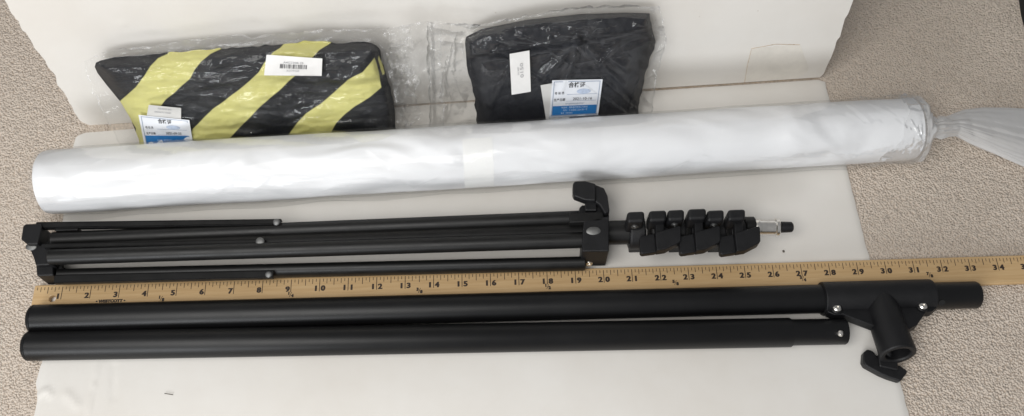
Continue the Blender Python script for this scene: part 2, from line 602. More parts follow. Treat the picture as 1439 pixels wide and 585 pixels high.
def place_back(u, v):
    return PP(u, v, hb0, bn)
def back_h(u, v, p):
    h = 0.03 * fbm((p.x * .15, p.z * .15, 7), 3)
    for (cu, cv, w, a) in ((172, 34, 3.2, .05), (75, 30, 2.5, -.03), (420, 25, 60, .03), (1010, 40, 50, .02), (300, 20, 5, .012)):
        h += a * math.exp(-((u - cu) ** 2 + (v - cv) ** 2) / (w * w))
    d = min(seg_d(u, v, (330, 50), (380, 36)), seg_d(u, v, (265, 30), (330, 50)) * 2)
    h += .012 * math.exp(-(d / 4) ** 2)
    return h
left_k = jag([(126, 176), (112, 170), (101, 152), (76, 105), (50, 68), (17, 20), (-20, -60), (-95, -190)], 4, 6, 4)
right_k = jag([(1152, 109), (1158, 106), (1166, 85), (1199, 0), (1240, -110), (1270, -190)], 2.5, 8, 5)
pixk = coons([(126, 176), (1152, 109)], [(-95, -190), (1270, -190)], left_k, right_k, 220, 90)
back_board = board_slab('foam_board', pixk, 220, 90, place_back, -bn * 0.19, back_h, bn)
tag(back_board, 'white foam board standing upright and leaning back behind the two bagged packages', 'foam board', 'white foam boards')

# patch of old tape on the standing board
def on_back(u, v, off):
    p = place_back(u, v)
    return p + bn * (back_h(u, v, p) + off)
tp = coons(jag([(1046, 115), (1122, 110)], 2, 4, 1), jag([(1056, 67), (1124, 63)], 3, 4, 2), jag([(1046, 115), (1056, 67)], 2, 4, 3), jag([(1122, 110), (1138, 98), (1124, 63)], 2, 4, 4), 24, 16)
grid_obj('tape_patch', [on_back(u, v, .007) for u, v in tp], 24, 16, [M['tape']], back_board, None, [on_back(u, v, -.01) for u, v in tp])
mbt = MB()
for pl in ([(1046, 117), (1050, 92), (1056, 68)], [(1056, 68), (1090, 62), (1124, 63)], [(905, 127), (1000, 120), (1080, 114.5), (1150, 110)]):
    for k, (a, b) in enumerate(zip(resample(pl, 30), resample(pl, 30)[1:])):
        w = .003 + .016 * abs(noise.noise(V((a[0] * .31, a[1] * .2, 3)))) ** 1.5
        p, q = on_back(*a, .016), on_back(*b, .016)
        s = bn.cross((q - p)).normalized()
        mbt.prism([p - s * w, q - s * w, q + s * w, p + s * w], bn * -.012)
mbt.build('tape_residue', M['tape_dirt'], back_board, smooth=0)

# ------------------------------------------------------------------ yardstick
RZ = 0.2
r0, r1 = P(49, 401, RZ), P(1439, 358.5, RZ)
stick, RL = empty('yardstick', V((r0.x, r0.y, 0.006)), V((r1.x - r0.x, r1.y - r0.y, 0)))
tag(stick, 'tan wooden yardstick with black inch numbers lying between the folded stand and the black poles', 'yardstick')
W = 1.05
bm = bmesh.new()
outer = [(0.0, -W + .05), (.05, -W), (36, -W), (36, 0), (.04, 0), (0, -.04)]
hole = [(0.70 + .115 * math.cos(2 * math.pi * k / 24), -.52 + .115 * math.sin(2 * math.pi * k / 24)) for k in range(24)]
def loop(pts):
    vs = [bm.verts.new((x * I, y * I, RZ * I)) for x, y in pts]
    return [bm.edges.new((vs[k], vs[(k + 1) % len(vs)])) for k in range(len(vs))]
es = loop(outer) + loop(hole)
bmesh.ops.triangle_fill(bm, edges=es, use_beauty=True)
for f in list(bm.faces):
    c = f.calc_center_median() / I
    if math.hypot(c.x - .70, c.y + .52) < .09:
        bm.faces.remove(f)
ext = bmesh.ops.extrude_face_region(bm, geom=list(bm.faces))
bmesh.ops.translate(bm, verts=[g for g in ext['geom'] if isinstance(g, bmesh.types.BMVert)], vec=(0, 0, -RZ * I + .006 * I))
bmesh.ops.recalc_face_normals(bm, faces=bm.faces)
me = bpy.data.meshes.new('stick_body')
bm.to_mesh(me); bm.free()
me.materials.append(M['wood'])
so = bpy.data.objects.new('stick_body', me)
COL.objects.link(so); so.parent = stick
bv = so.modifiers.new('bevel', 'BEVEL'); bv.width = .035 * I; bv.segments = 2; bv.limit_method = 'ANGLE'; bv.angle_limit = math.radians(50)
ink = MB()
rnd = random.Random(2)
def tick(x, y0, y1, w):
    ink.add([(x - w, y0, RZ + .003), (x + w, y0, RZ + .003), (x + w, y1, RZ + .003), (x - w, y1, RZ + .003)], [(0, 3, 2, 1)])
for k in range(1, 36 * 8):
    x = k / 8
    if k % 8 == 0:
        tick(x, -.09, -.56, .012)
    elif k % 4 == 0:
        tick(x, -.09, -.33, .011)
    elif k % 2 == 0:
        tick(x, -.09, -.27, .010)
    else:
        tick(x, -.09, -.20, .010)
def ruler_text(s, x, y, size, off=.008, align='CENTER', sx=1.0):
    vs, fs = text2d(s, size, off, align)
    for k, (dx, dy) in enumerate(((-.055, 0), (.055, .01), (0, -.02)) if size > .2 else ((-.03, 0), (.03, 0))):
        ink.add([(x + a * sx + dx * size, y + b + dy * size, RZ + .003 + .0006 * k) for a, b in vs], fs)
for n in range(1, 36):
    s = str(n)
    if n < 10:
        ruler_text(s, n - .115, -.45, .27, .007, sx=1.05)
    else:
        ruler_text(s[0], n - .125, -.45, .27, .007, sx=1.05)
        ruler_text(s[1], n + .125, -.45, .27, .007, sx=1.05)
for k, fr in enumerate(('1/8', '1/4', '3/8', '1/2', '5/8', '3/4', '7/8')):
    x = 4.5 * (k + 1)
    ruler_text(fr[0], x - .06, -.60, .15, .01)
    ruler_text(fr[2], x + .07, -.69, .15, .01)
    ink.add([(x - .045, -.73, RZ + .003), (x - .025, -.73, RZ + .003), (x + .05, -.55, RZ + .003), (x + .03, -.55, RZ + .003)], [(0, 1, 2, 3)])
ruler_text('• WESTCOTT •', 2.75, -.68, .14, .01, sx=1.1)
ink.build('printed_scale', M['ink'], stick, smooth=0)

# ------------------------------------------------------------------ crossbar poles
def ground_frame(name, a, b, z):
    p, q = P(*a, z), P(*b, z)
    o, L = empty(name, V((p.x, p.y, 0)), V((q.x - p.x, q.y - p.y, 0)))
    return o, (lambda u, v, zz=z: L(P(u, v, zz))), L

R = 0.5
pole, PL, _ = ground_frame('crossbar_pole', (38, 486.5), (1188, 466), R)
tag(pole, 'plain black metal pole lying nearest the front with a narrowed right end and spring button', 'pole', 'black crossbar poles')
xe, xn = PL(1188, 466).x, PL(1112, 467).x
mbp = MB()
mbp.lathe((0, 0, R), (1, 0, R), [(0, R - .045), (.02, R - .02), (.05, R), (.10, R), (.115, R - .012), (.13, R), (xn - .06, R), (xn + .02, R - .055), (xe - .05, R - .055), (xe, R - .08), (xe, R - .1), (xe - .5, R - .1)], 56)
mbp.build('tube', M['pole'], pole)
mbx = MB()
bx = PL(1175, 469)
bd = V((0, -.42, .9)).normalized()
bc = V((bx.x, 0, R)) + bd * (R - .065)
mbx.lathe(bc, bc + bd, [(0, .11), (.03, .11), (.07, .09), (.10, .05)], 20)
mbx.build('spring_button', M['chrome'], pole)
mbx = MB()
mbx.lathe((-.035, 0, R), (0, 0, R), [(0, R - .13), (.015, R - .06), (.036, R - .05)], 40)
mbx.build('end_cap', M['plastic'], pole)

tp_, TL, TLL = ground_frame('crossbar_pole', (45, 449), (1372, 414.5), R)
tag(tp_, 'black pole beside the yardstick with a plastic T joint and wing knob', 'pole', 'black crossbar poles')
xr = TL(1373, 414.5).x
xs0, xs1 = TL(1154, 424).x, TL(1309, 418).x
mbp = MB()
mbp.lathe((0, 0, R), (1, 0, R), [(0, R - .045), (.02, R - .02), (.05, R), (.10, R), (.115, R - .012), (.13, R), (xs1 - 1, R), (xs1 - .9, R - .03), (xr - .06, R - .03), (xr, R - .06), (xr, R - .1), (xr - .6, R - .1)], 56)
mbp.build('tube', M['pole'], tp_)
mbx = MB()
mbx.lathe((-.035, 0, R), (0, 0, R), [(0, R - .13), (.015, R - .06), (.036, R - .05)], 40)
mbx.build('end_cap', M['plastic'], tp_)
mbx = MB()
bx = TL(1318, 429)
bd = V((0, -.75, .66)).normalized()
bc = V((bx.x, 0, R)) + bd * (R - .045)
mbx.lathe(bc, bc + bd, [(0, .11), (.028, .11)], 24)
mbx.build('button_hole', M['dark'], tp_)

# T joint: sleeve round the pole, socket pointing at the camera side, web plates, ribs, screws
tee = MB()
RS = R + .085
tee.lathe((xs0, 0, R), (xs1, 0, R), [(0, R + .01), (0, RS - .03), (.04, RS), (xs1 - xs0 - .04, RS), (xs1 - xs0, RS - .03), (xs1 - xs0, R - .01)], 56)
sk0 = TL(1236, 420, .62)
se = TL(1262.5, 499.5, 1.02)
sd = (se - V((sk0.x, 0, R))).normalized()
s_start = V((sk0.x, 0, R))
Ls = (se - s_start).length
tee.lathe(s_start + V((0, 0, .0)), se, [(-.12, .42), (.1, .56), (Ls - .35, .59), (Ls - .12, .6), (Ls - .04, .6), (Ls, .56), (Ls, .44), (Ls - .05, .40), (Ls - .9, .40)], 56)
# web plates, in the plane of pole and socket
sn = V((1, 0, 0)).cross(sd).normalized()
if sn.z < 0: sn = -sn
def tp(u, v, z=.62): return TL(u, v, z)
def inplane(x, d):                                  # x along the pole, d along the socket
    return V((x, 0, R)) + V((0, sd.y, sd.z)).normalized() * d
for poly in ([(xs0 + .05, .1), (xs0 + .05, .62), (xs0 + .25, .74), (xs0 + .55, .74), (sk0.x - .15, 1.42), (sk0.x + .1, 1.45), (sk0.x + .1, .1)],
             [(xs1 - .05, .1), (xs1 - .05, .58), (xs1 - .25, .72), (xs1 - .45, .72), (sk0.x + .95, 1.22), (sk0.x + .55, 1.42), (sk0.x, 1.4), (sk0.x, .1)]):
    tee.prism([inplane(x, d) + sn * .17 for x, d in poly], sn * -.34)
tee_o = tee.build('tee_joint', M['plastic'], tp_, bevel=.025)
tee_o['label'] = 'moulded plastic T joint with ribbed webs'
mbx = MB()
for (u, v) in ((1174, 439), (1294, 436)):
    c = TL(u, v, .66)
    c = inplane(c.x, -c.y if False else abs(c.y)) + sn * .17
    mbs = MB()
    mbs.lathe(c, c + sn, [(0, .19), (.05, .19), (.07, .17)], 24)
    mbs.build('screw_boss', M['plastic'], tee_o)
    mbs = MB()
    mbs.lathe(c + sn * .07, c + sn, [(0, .14), (.05, .14), (.085, .10), (.085, .05), (.05, .045)], 20)
    mbs.build('screw', M['chrome'], tee_o)
# bore of the socket
mbs = MB()
mbs.lathe(se - sd * .9, se, [(0, .398), (.02, .398)], 40)
mbs.build('socket_bore', M['dark'], tee_o)

def wing_prism(mbk, pix, L, ztop, thick, tilt=0.0):
    top = [L(u, v, ztop) for u, v in pix]
    mbk.prism(top, V((0, 0.42 * thick * 0, -thick)))
kb = MB()
wing_prism(kb, [(1214, 496), (1219, 490.5), (1227, 493), (1238, 507), (1252, 514), (1264, 513), (1276, 521), (1275, 524), (1266, 536), (1250, 531), (1238, 526), (1216, 514), (1213, 508)], TL, .42, .34)
pris0 = [TL(u, v, .52) for u, v in [(1234, 497), (1262, 505), (1263, 521), (1236, 515)]]
kb.prism(pris0, V((0, 0, -.42)))
kc = TL(1246, 512, .3)
kb.lathe(kc + V((0, .5, .32)), kc + V((0, -.02, .0)), [(.1, .17), (.5, .17)], 24)
kb.build('wing_knob', M['plastic'], tee_o, bevel=.06, seg=3)

# ------------------------------------------------------------------ folded light stand
stand, SL, SLL = ground_frame('light_stand', (58, 355), (865, 327), 0.8)
tag(stand, 'folded black light stand with clamp knobs and silver tip lying between roll and yardstick', 'light stand')
VU = V((0, -.42, .9)).normalized()          # towards the camera, roughly
mb = MB()
mb.tube(SL(70, 354.5, .75), SL(884, 326.5, .75), .43, 40)
mb.build('centre_column', M['legm'], stand)
for (a, za, b, zb, r, sq) in (((74, 337), 1.0, (846, 305.5), 1.0, .27, (1.0, 1.0)), ((70, 361.5), 1.22, (836, 337), 1.12, .28, (1, 1)), ((84, 388), .5, (822, 370.5), .5, .28, (.85, 1.2))):
    mb = MB()
    mb.tube(SL(*a, za), SL(*b, zb), r, 32, squash=sq)
    mb.build('leg', M['legm'], stand)
# folded struts: flat straps with turned edges, each riveted to its leg
for (a, za, b, zb, w) in (((50, 316.5), 1.3, (395, 311.5), 1.30, .12), ((62, 345.5), 1.42, (372, 339), 1.38, .085), ((76, 392), .90, (384, 385), .88, .15)):
    p, q = SL(*a, za), SL(*b, zb)
    d = (q - p).normalized()
    s = V((0, 1, 0))
    mb = MB()
    mb.prism([p - s * w, q - s * w * .9, q + s * w * .9, p + s * w], V((0, 0, -.06)))
    mb.prism([p - s * w, q - s * w * .9, q - s * (w * .9 - .05), p - s * (w - .05)], V((0, 0, -.2)))
    mb.prism([p + s * (w - .05), q + s * (w * .9 - .05), q + s * w * .9, p + s * w], V((0, 0, -.2)))
    st = mb.build('strut', M['legm'], stand, bevel=.015)
    rv = MB()
    rv.dome(q - d * .16 + V((0, -.02, .01)), (0, -.2, 1), .15 if w < .1 else .12, .035)
    rv.build('rivet', M['rivet'] if w < .16 else M['chrome'], st)
# small inner link visible in the slot
mb = MB()
mb.box(SL(96, 324, 1.1), (.8, .12, .3))
mb.build('inner_link', M['legm'], stand, bevel=.02)
# left end bracket
mb = MB()
def pris(mbk, pix, L, ztop, zbot):
    top = [L(u, v, ztop) for u, v in pix]
    mbk.prism(top, V((0, 0, zbot - ztop)))
pris(mb, [(32, 317), (36, 314.5), (57, 314), (58, 319), (53, 343), (38, 343.5), (29, 336)], SL, 1.42, .25)
mb.build('end_cap', M['plastic'], stand, bevel=.06, seg=3)
mb = MB()
pris(mb, [(38, 342), (68, 342), (74, 372), (50, 373), (46, 360)], SL, 1.18, .12)
pris(mb, [(50, 371), (74, 371), (75, 387), (51.5, 388)], SL, .95, .06)
eb = mb.build('end_bracket', M['plastic'], stand, bevel=.05, seg=3)
mb = MB()
mb.dome(SL(43.5, 347, 1.22), (0, -.25, 1), .19, .03, sq=(.65, 1))
mb.build('rivet', M['rivet'], eb)
mb = MB()
mb.dome(SL(63, 384.5, .95) + V((0, -.01, -.52)), V((0, -1, .2)), .11, .05)
mb.build('rivet', M['rivet'], eb)
mb = MB()
pris(mb, [(74, 374), (87, 373), (87, 391), (75, 392)], SL, .7, .2)
mb.build('leg_end', M['dark'], stand, bevel=.02)
# right collar
mb = MB()
pris(mb, [(820, 311), (850, 304), (856, 304), (856, 353), (818, 353.5), (818, 340)], SL, 1.5, .1)
pris(mb, [(812, 297), (816, 292), (846, 291), (856, 295), (856, 306), (812, 309)], SL, 1.2, .2)
col = mb.build('collar', M['plastic'], stand, bevel=.05, seg=3)
mb = MB()
pris(mb, [(800, 299), (848, 297.5), (848, 311), (800, 313)], SL, 1.5, 1.0)
mb.build('leg_bracket', M['legm'], stand, bevel=.04)
mb = MB()
mb.dome(SL(834, 325, 1.51), (0, -.2, 1), .25, .035, sq=(.62, 1))
mb.build('rivet', M['rivet'], col)
mb = MB()
c = SL(831, 352, 1.5) + V((0, -.01, -1.12))
mb.lathe(c, c + V((0, -.9, .4)), [(0, .13), (.05, .13), (.08, .10), (.08, .055), (.04, .05)], 18)
mb.build('screw', M['chrome'], col)
# locking knob over the collar
mb = MB()
pris(mb, [(805, 258), (808, 254.5), (822, 254), (837, 258), (837, 282), (822, 281), (807, 275.5), (805, 271)], SL, 1.75, 1.38)
pris(mb, [(836, 259), (849, 264), (854, 275), (857, 297), (850, 300), (843, 288), (836, 283)], SL, 1.62, 1.2)
pris(mb, [(823, 276), (838, 277), (839, 296), (822, 296)], SL, 1.5, 1.1)
pris(mb, [(814, 292), (818, 288), (842, 288), (848, 293), (848, 301), (813, 301)], SL, 1.36, .9)
mb.build('locking_knob', M['plastic'], stand, bevel=.05, seg=3)

# clamps up the column: a ring, its lug, then a screw or a T knob
CL = [(881.5, 906, 296, 's'), (912, 937, 294.5, 'k'), (938.5, 962, 293.5, 's'), (967, 993, 292, 'k'), (994, 1018, 294, 's'), (1023, 1048, 293, 'k')]
first_knob = None
for n, (x0, x1, y0, kind) in enumerate(CL):
    dy = -0.035 * ((x0 - 881) * 0)
    mb = MB()
    # ring round the column
    cxp = SL((x0 + x1) / 2, 326 - .02 * n, .78)
    wd = SL(x1, 326, .78).x - SL(x0, 326, .78).x
    yc = SL((x0 + x1) / 2, 327, .75).y
    rr = .60 - .028 * n
    mb.lathe((cxp.x - wd / 2 + .02, yc, .75), (cxp.x + wd / 2 - .02, yc, .75), [(0, rr - .05), (.05, rr), (wd - .09, rr), (wd - .04, rr - .05)], 40)
    bt = SL((x0 + x1) / 2, 338, .75)
    mb.box((cxp.x, yc - .18, .55), (wd - .16, .62, .95))
    ring = mb.build('clamp_ring', M['plastic'], stand, bevel=.04, seg=3)
    mb = MB()
    zt = 2.0
    a, b, c, d = SL(x0, y0 + 16.5, zt), SL(x1, y0 + 15.5, zt), SL(x1, y0, zt), SL(x0, y0 + 1, zt)
    mb.prism([a, b, c, d], V((0, 0, -1.0 if kind == 's' else -.85)))
    mb.build('clamp_lug', M['plastic'], ring, bevel=.11, seg=4)
    if kind == 's':
        fr = (a + b) / 2
        c0 = V((fr.x, fr.y, zt - .38))
        mb = MB()
        mb.lathe(c0 + V((0, .02, 0)), c0 + V((0, -1, 0)), [(0, .13), (.05, .13), (.05, .09), (.065, .08), (.065, .045), (.05, .04)], 18)
        mb.build('screw', M['rivet'], ring)
        if n in (0, 4):
            mb = MB()
            tpn = (c + d) / 2
            mb.dome(V((tpn.x, tpn.y + .0, zt - .3)), V((0, 1, .3)), .1, .08)
            mb.build('screw_end', M['rivet'], ring)
    else:
        sh = x0 - 912
        sy = -.02 * sh
        if first_knob is None:
            mb = MB()
            pris(mb, [(899, 334), (901, 332), (920, 328), (923, 353), (921, 354.5), (903, 357), (900, 355)], SL, 1.58, 1.3)
            pris(mb, [(921, 326), (933, 323), (955, 316.5), (957, 319), (957, 338), (954, 341), (936, 350), (923, 352)], SL, 1.74, 1.3)
            pris(mb, [(921, 310), (933.5, 309.5), (933.5, 330), (921.5, 330)], SL, 1.66, 1.32)
            first_knob = mb.build('clamp_knob', M['plastic'], ring, bevel=.055, seg=3)
        else:
            kcopy = first_knob.copy()
            COL.objects.link(kcopy)
            kcopy.parent = ring
            p, q = SL(912, 325, 1.6), SL(x0, 325 + (0 if n == 3 else 1.0), 1.6)
            kcopy.location = (q - p) * I
# thinner top section, spigot, tip
mb = MB()
mb.tube(SL(1046, 319, .95), SL(1060, 318.8, .95), .36, 32)
mb.build('top_section', M['legm'], stand)
s0, s1 = SL(1059, 319.8, .95), SL(1096, 319.5, .95)
Lx = (s1 - s0).length
mb = MB()
mb.lathe(s0, s1, [(0, .27), (.05, .30), (.16, .30), (.2, .28), (.26, .265), (Lx - .20, .265), (Lx - .16, .31), (Lx - .06, .31), (Lx - .02, .26), (Lx, .2)], 36)
mb.build('spigot', M['chrome'], stand)
mb = MB()
mb.tube(SL(1095.5, 319.5, .95), SL(1114, 319.3, .95), .20, 28, r1=.185, rnd=.05)
mb.build('rubber_tip', M['plastic'], stand)

# ------------------------------------------------------------------ wrapped roll
RR = 1.16
ZR = RR + .03
roll, QL, QLL = ground_frame('wrapped_roll', (66, 256.5), (1281, 181), ZR)
tag(roll, 'long roll of white sheeting in a clear sleeve twisted shut at its right end', 'wrapped roll')
xl = QL(1281, 181).x
def roll_r(x, th):
    return RR + .035 * fbm((x * .22 + .6 * th, math.cos(th) * 1.1, math.sin(th) * 1.1), 3) - .02
NU, NV = 200, 96
pts = []
for j in range(NV):
    th = 2 * math.pi * j / (NV - 1)
    for i in range(NU):
        x = xl * i / (NU - 1)
        r = roll_r(x, th % (2 * math.pi)) if j not in (0, NV - 1) else roll_r(x, 0)
        e = min(x, xl - x)
        r -= .05 * (1 - ss(0, .12, e))
        pts.append(V((x, r * math.cos(th), ZR + r * math.sin(th))))
ob = grid_obj('sheeting', pts, NU, NV, [M['roll']], roll)
mb = MB()
mb.lathe((0.03, 0, ZR), (xl - .03, 0, ZR), [(0, .55), (0, RR - .04), (xl - .06, RR - .04), (xl - .06, .55), (xl - .3, .55)], 60)
mb.build('roll_core', M['roll'], roll)

class Folds:
    """fold lines in (inches along, inches round) on the sleeve"""
    def __init__(self, n, x0, x1, seed, amp, length, slant, wid):
        r = random.Random(seed)
        self.s = []
        for _ in range(n):
            x, y = r.uniform(x0, x1), r.uniform(0, 7.3)
            a, L = r.uniform(*slant), r.uniform(*length)
            self.s.append(((x, y), (x + L * math.cos(a), y + L * math.sin(a)), r.uniform(*wid), amp * r.uniform(.4, 1.2)))
    def __call__(self, x, y):
        h = 0
        for a, b, w, k in self.s:
            if min(a[0], b[0]) - .4 < x < max(a[0], b[0]) + .4 and min(a[1], b[1]) - .4 < y < max(a[1], b[1]) + .4:
                h += k * math.exp(-seg_d(x, y, a, b) / w)
        return h
xe_ = QL(1281, 181, ZR).x
F1 = Folds(90, 0, xe_, 41, .030, (.8, 3.5), (-.7, .9), (.05, .12))
F2 = Folds(70, xe_ - 3.2, xe_ - .1, 43, .06, (.3, 1.3), (-.2, 1.2), (.03, .07))
F3 = Folds(25, -.6, 3, 47, .010, (.4, 1.5), (-1.2, 1.2), (.03, .07))
# sleeve: loose film round the roll, a flat seam fin on the board, gathered neck and flared tail
def sleeve_pt(x, th, rad, zc, sq=1.0):
    return V((x, rad * math.cos(th), zc + rad * sq * math.sin(th)))
NU, NV = 620, 130
pts = []
x0s = QL(46, 256, ZR).x
NECK = QL(1314, 179, .8)
for j in range(NV):
    th = 2 * math.pi * j / (NV - 1)
    for i in range(NU):
        f = i / (NU - 1)
        x = x0s + (xl + .06 - x0s) * f
        w = fbm((x * .22 + 2 * math.sin(th), math.cos(th) * 1.5, math.sin(th) * 1.5 + x * .1), 4)
        edge = ss(xl - 1.8, xl, x)
        wr = (.006 + .09 * edge) * abs(noise.noise(V((x * (.8 + edge), th * 3.5 + x * .5, 3))))
        r = RR + .045 + .03 * abs(w) + wr
        lo = 1 - ss(-.7, 0.1, x)
        sq = 1 - .25 * lo
        z = ZR - lo * .25
        ya = th * RR
        r += F1(x, ya) + F2(x, ya) + F3(x, ya)
        p = sleeve_pt(x, th, r, z, sq)
        p.z = max(p.z, .012)
        pts.append(p)
sl_ob = grid_obj('clear_sleeve', pts, NU, NV, [M['sleeve'], M['sleeve_end']], roll)
for p in sl_ob.data.polygons:
    c = p.center / I
    th = math.atan2(c.z - ZR, c.y)
    p.material_index = 1 if c.x > xl - .55 + .5 * noise.noise(V((th * 1.5, 0, 3))) - .7 * max(0, -c.y / RR) else 0
# seam fin lying on the board on the camera side
NU, NV = 200, 12
pts = []
for j in range(NV):
    q = j / (NV - 1)
    for i in range(NU):
        f = i / (NU - 1)
        u = 60 + (1225 - 60) * f
        vb = 311 - (u - 60) * .066 + 5 * noise.noise(V((u * .012, 0, 4)))
        fl = QL(u, vb, .03)
        top = V((fl.x, -(RR - .02) * .93, .62))
        h = (1 - q) ** 2.2
        y = top.y + (fl.y - top.y) * q
        z = .03 + (top.z - .03) * h + .02 * noise.noise(V((fl.x * .9, q * 2, 0)))
        pts.append(V((fl.x, y, max(.015, z))))
grid_obj('sleeve_fin', pts, NU, NV, [M['sleeve']], roll)
# gathered closure
NU, NV = 110, 300
tail0 = [(1281, 181, ZR, RR + .07, 1.0), (1288, 181, ZR, RR + .04, 1.0), (1294, 181, ZR - .03, RR * .9, 1), (1299, 180.5, 1.05, RR * .62, .95), (1305, 180, 1.0, .46, .95), (1312, 180.5, .98, .33, .95), (1322, 179, .95, .40, .9),
         (1333, 178, .9, .36, .8), (1342, 176, .82, .42, .65), (1360, 178, .62, .70, .42), (1390, 184, .5, .98, .3), (1430, 194, .42, 1.25, .24), (1480, 205, .38, 1.5, .2), (1540, 217, .3, 1.75, .14)]
pts = []
for i in range(NU):
    f = i / (NU - 1) * (len(tail0) - 1)
    k = min(len(tail0) - 2, int(f))
    g = f - k
    g = g
    a, b = tail0[k], tail0[k + 1]
    u, v, z, r, sq = [a[m] + (b[m] - a[m]) * g for m in range(5)]
    c = QL(u, v, z)
    gat = ss(0.3, 2.6, f)
    for j in range(NV):
        th = 2 * math.pi * j / (NV - 1)
        am = gat * .20 * (1 - .8 * ss(6, 10, f))
        tw = th + .5 * gat
        fine = gat * (.02 + .03 * noise.noise(V((th * 2, f * .3, 4)))) * abs(math.sin(tw * 13 + 2 * math.sin(tw * 2) + f * .15))
        q = 1 + fine + am * (abs(math.sin(tw * 4 + 1.5 * math.sin(tw * 3))) - .5) + am * .7 * noise.noise(V((math.cos(th) * 3, math.sin(th) * 3, f * .7)))
        rr_ = r * q
        p = V((c.x + .12 * gat * noise.noise(V((math.cos(th) * 2, math.sin(th) * 2, f))), c.y + rr_ * math.cos(th), c.z + rr_ * sq * math.sin(th)))
        p.z = max(p.z, FLOOR + .12)
        pts.append(p)
pp = [pts[i * NV + j] for j in range(NV) for i in range(NU)]
grid_obj('twisted_tail', pp, NU, NV, [M['tail']], roll)
# pale label stuck round the middle of the sleeve
pts = []
NU, NV = 14, 40
for j in range(NV):
    th = math.radians(86 + 112 * (1 - j / (NV - 1)))           # measured from +y over the top towards the camera
    for i in range(NU):
        x = QL(651, 224, ZR).x + (QL(692, 224, ZR).x - QL(651, 224, ZR).x) * i / (NU - 1) + .03 * math.sin(th)
        r = roll_r(x, th) + .006
        pts.append(V((x, r * math.cos(th), ZR + r * math.sin(th))))
lb = grid_obj('label_tape', pts, NU, NV, [M['tapelabel']], roll)

# ------------------------------------------------------------------ bagged packages
class Pack:
    """a leaning plane; picture coordinates on the plane are used as its own 2-D drawing coordinates"""
    def __init__(self, name, b0, b1, top, off, outline, thick):
        self.p0, p1 = P(*b0, 0.02), P(*b1, 0.02)
        t = PP(*top, hb0, bn)
        t = t + ray(*top).normalized() * (-off)
        self.n = (p1 - self.p0).cross(t - self.p0).normalized()
        if self.n.y > 0: self.n = -self.n
        self.outline, self.thick = outline, thick
        x = (p1 - self.p0).normalized()
        self.root, self.L = empty(name, self.p0, V((x.x, x.y, 0)))
    def at(self, u, v, h):
        d = ray(u, v)
        return self.L(PP(u, v, self.p0, self.n) + d * (h / d.dot(self.n)))

def quad_map(quad):
    """unit square -> picture quad (tl, tr, br, bl), a right, b up"""
    tl, tr, br, bl = quad
    return lambda a, b: tuple((1 - b) * ((1 - a) * bl[c] + a * br[c]) + b * ((1 - a) * tl[c] + a * tr[c]) for c in (0, 1))

def sheet(pk, name, quad, hfun, lift, mat, parent, nu=18, nv=10, thick=.012):
    qm = quad_map(quad)
    px_ = [qm(i / (nu - 1), j / (nv - 1)) for j in range(nv) for i in range(nu)]
    return grid_obj(name, [pk.at(u, v, hfun(u, v) + lift) for u, v in px_], nu, nv, [mat], parent, None, [pk.at(u, v, hfun(u, v) + lift - thick) for u, v in px_])

def decal(pk, mbk, quad, hfun, lift, vs, fs, mi, at=(0, 0), sc_=(1, 1), rot=0):
    """flat lettering (unit-square coordinates) laid on the sheet"""
    qm = quad_map(quad)
    out = []
    for (x, y) in vs:
        if rot: x, y = -y, x
        if rot < 0: x, y = -x, -y
        u, v = qm(at[0] + x * sc_[0], at[1] + y * sc_[1])
        out.append(pk.at(u, v, hfun(u, v) + lift))
    mbk.add(out, fs, mi)

def rect(x0, y0, x1, y1, n=6):
    vs, fs = [], []
    for k in range(n + 1):
        x = x0 + (x1 - x0) * k / n
        vs += [(x, y0), (x, y1)]
    for k in range(n):
        fs.append((2 * k, 2 * k + 2, 2 * k + 3, 2 * k + 1))
    return vs, fs

# --- striped sandbag
OUT_S = [(133, 92), (141, 84), (200, 77), (303, 69), (400, 62), (480, 60), (524, 60), (534, 68), (538, 95), (549, 120), (555, 160), (557, 205), (200, 228), (195, 196), (183, 166), (169, 143), (150, 120), (137, 103)]
sp = Pack('packaged_sandbag', (150, 214), (560, 197), (330, 68), 1.15, OUT_S, .55)
tag(sp.root, 'black and yellow striped cloth bag folded inside clear plastic against the standing board', 'packaged bag')
STR = [[(240, 70), (312, 62), (311, 69), (296, 76), (283, 86), (274, 98), (267, 110), (250, 126), (233, 140), (222, 155), (212, 175), (205, 230), (190, 230), (190, 180), (169, 143), (190, 123), (203, 107), (211, 93), (222, 82), (236, 76)],
       [(404, 56), (470, 56), (461, 63), (448, 71), (438, 82), (427, 95), (410, 111), (390, 129), (368, 148), (342, 174), (319, 198), (300, 222), (250, 222), (271, 181), (300, 153), (335, 127), (352, 113), (364, 102), (373, 88), (383, 74), (394, 67)],
       [(526, 81), (533, 105), (536, 123), (519, 137), (500, 149), (485, 160), (473, 173), (464, 189), (455, 215), (388, 215), (403, 193), (418, 172), (430, 160), (450, 147), (471, 129), (488, 113), (509, 102)],
       [(532, 77), (536, 88), (541, 103), (538, 106), (534, 96), (531, 84)]]
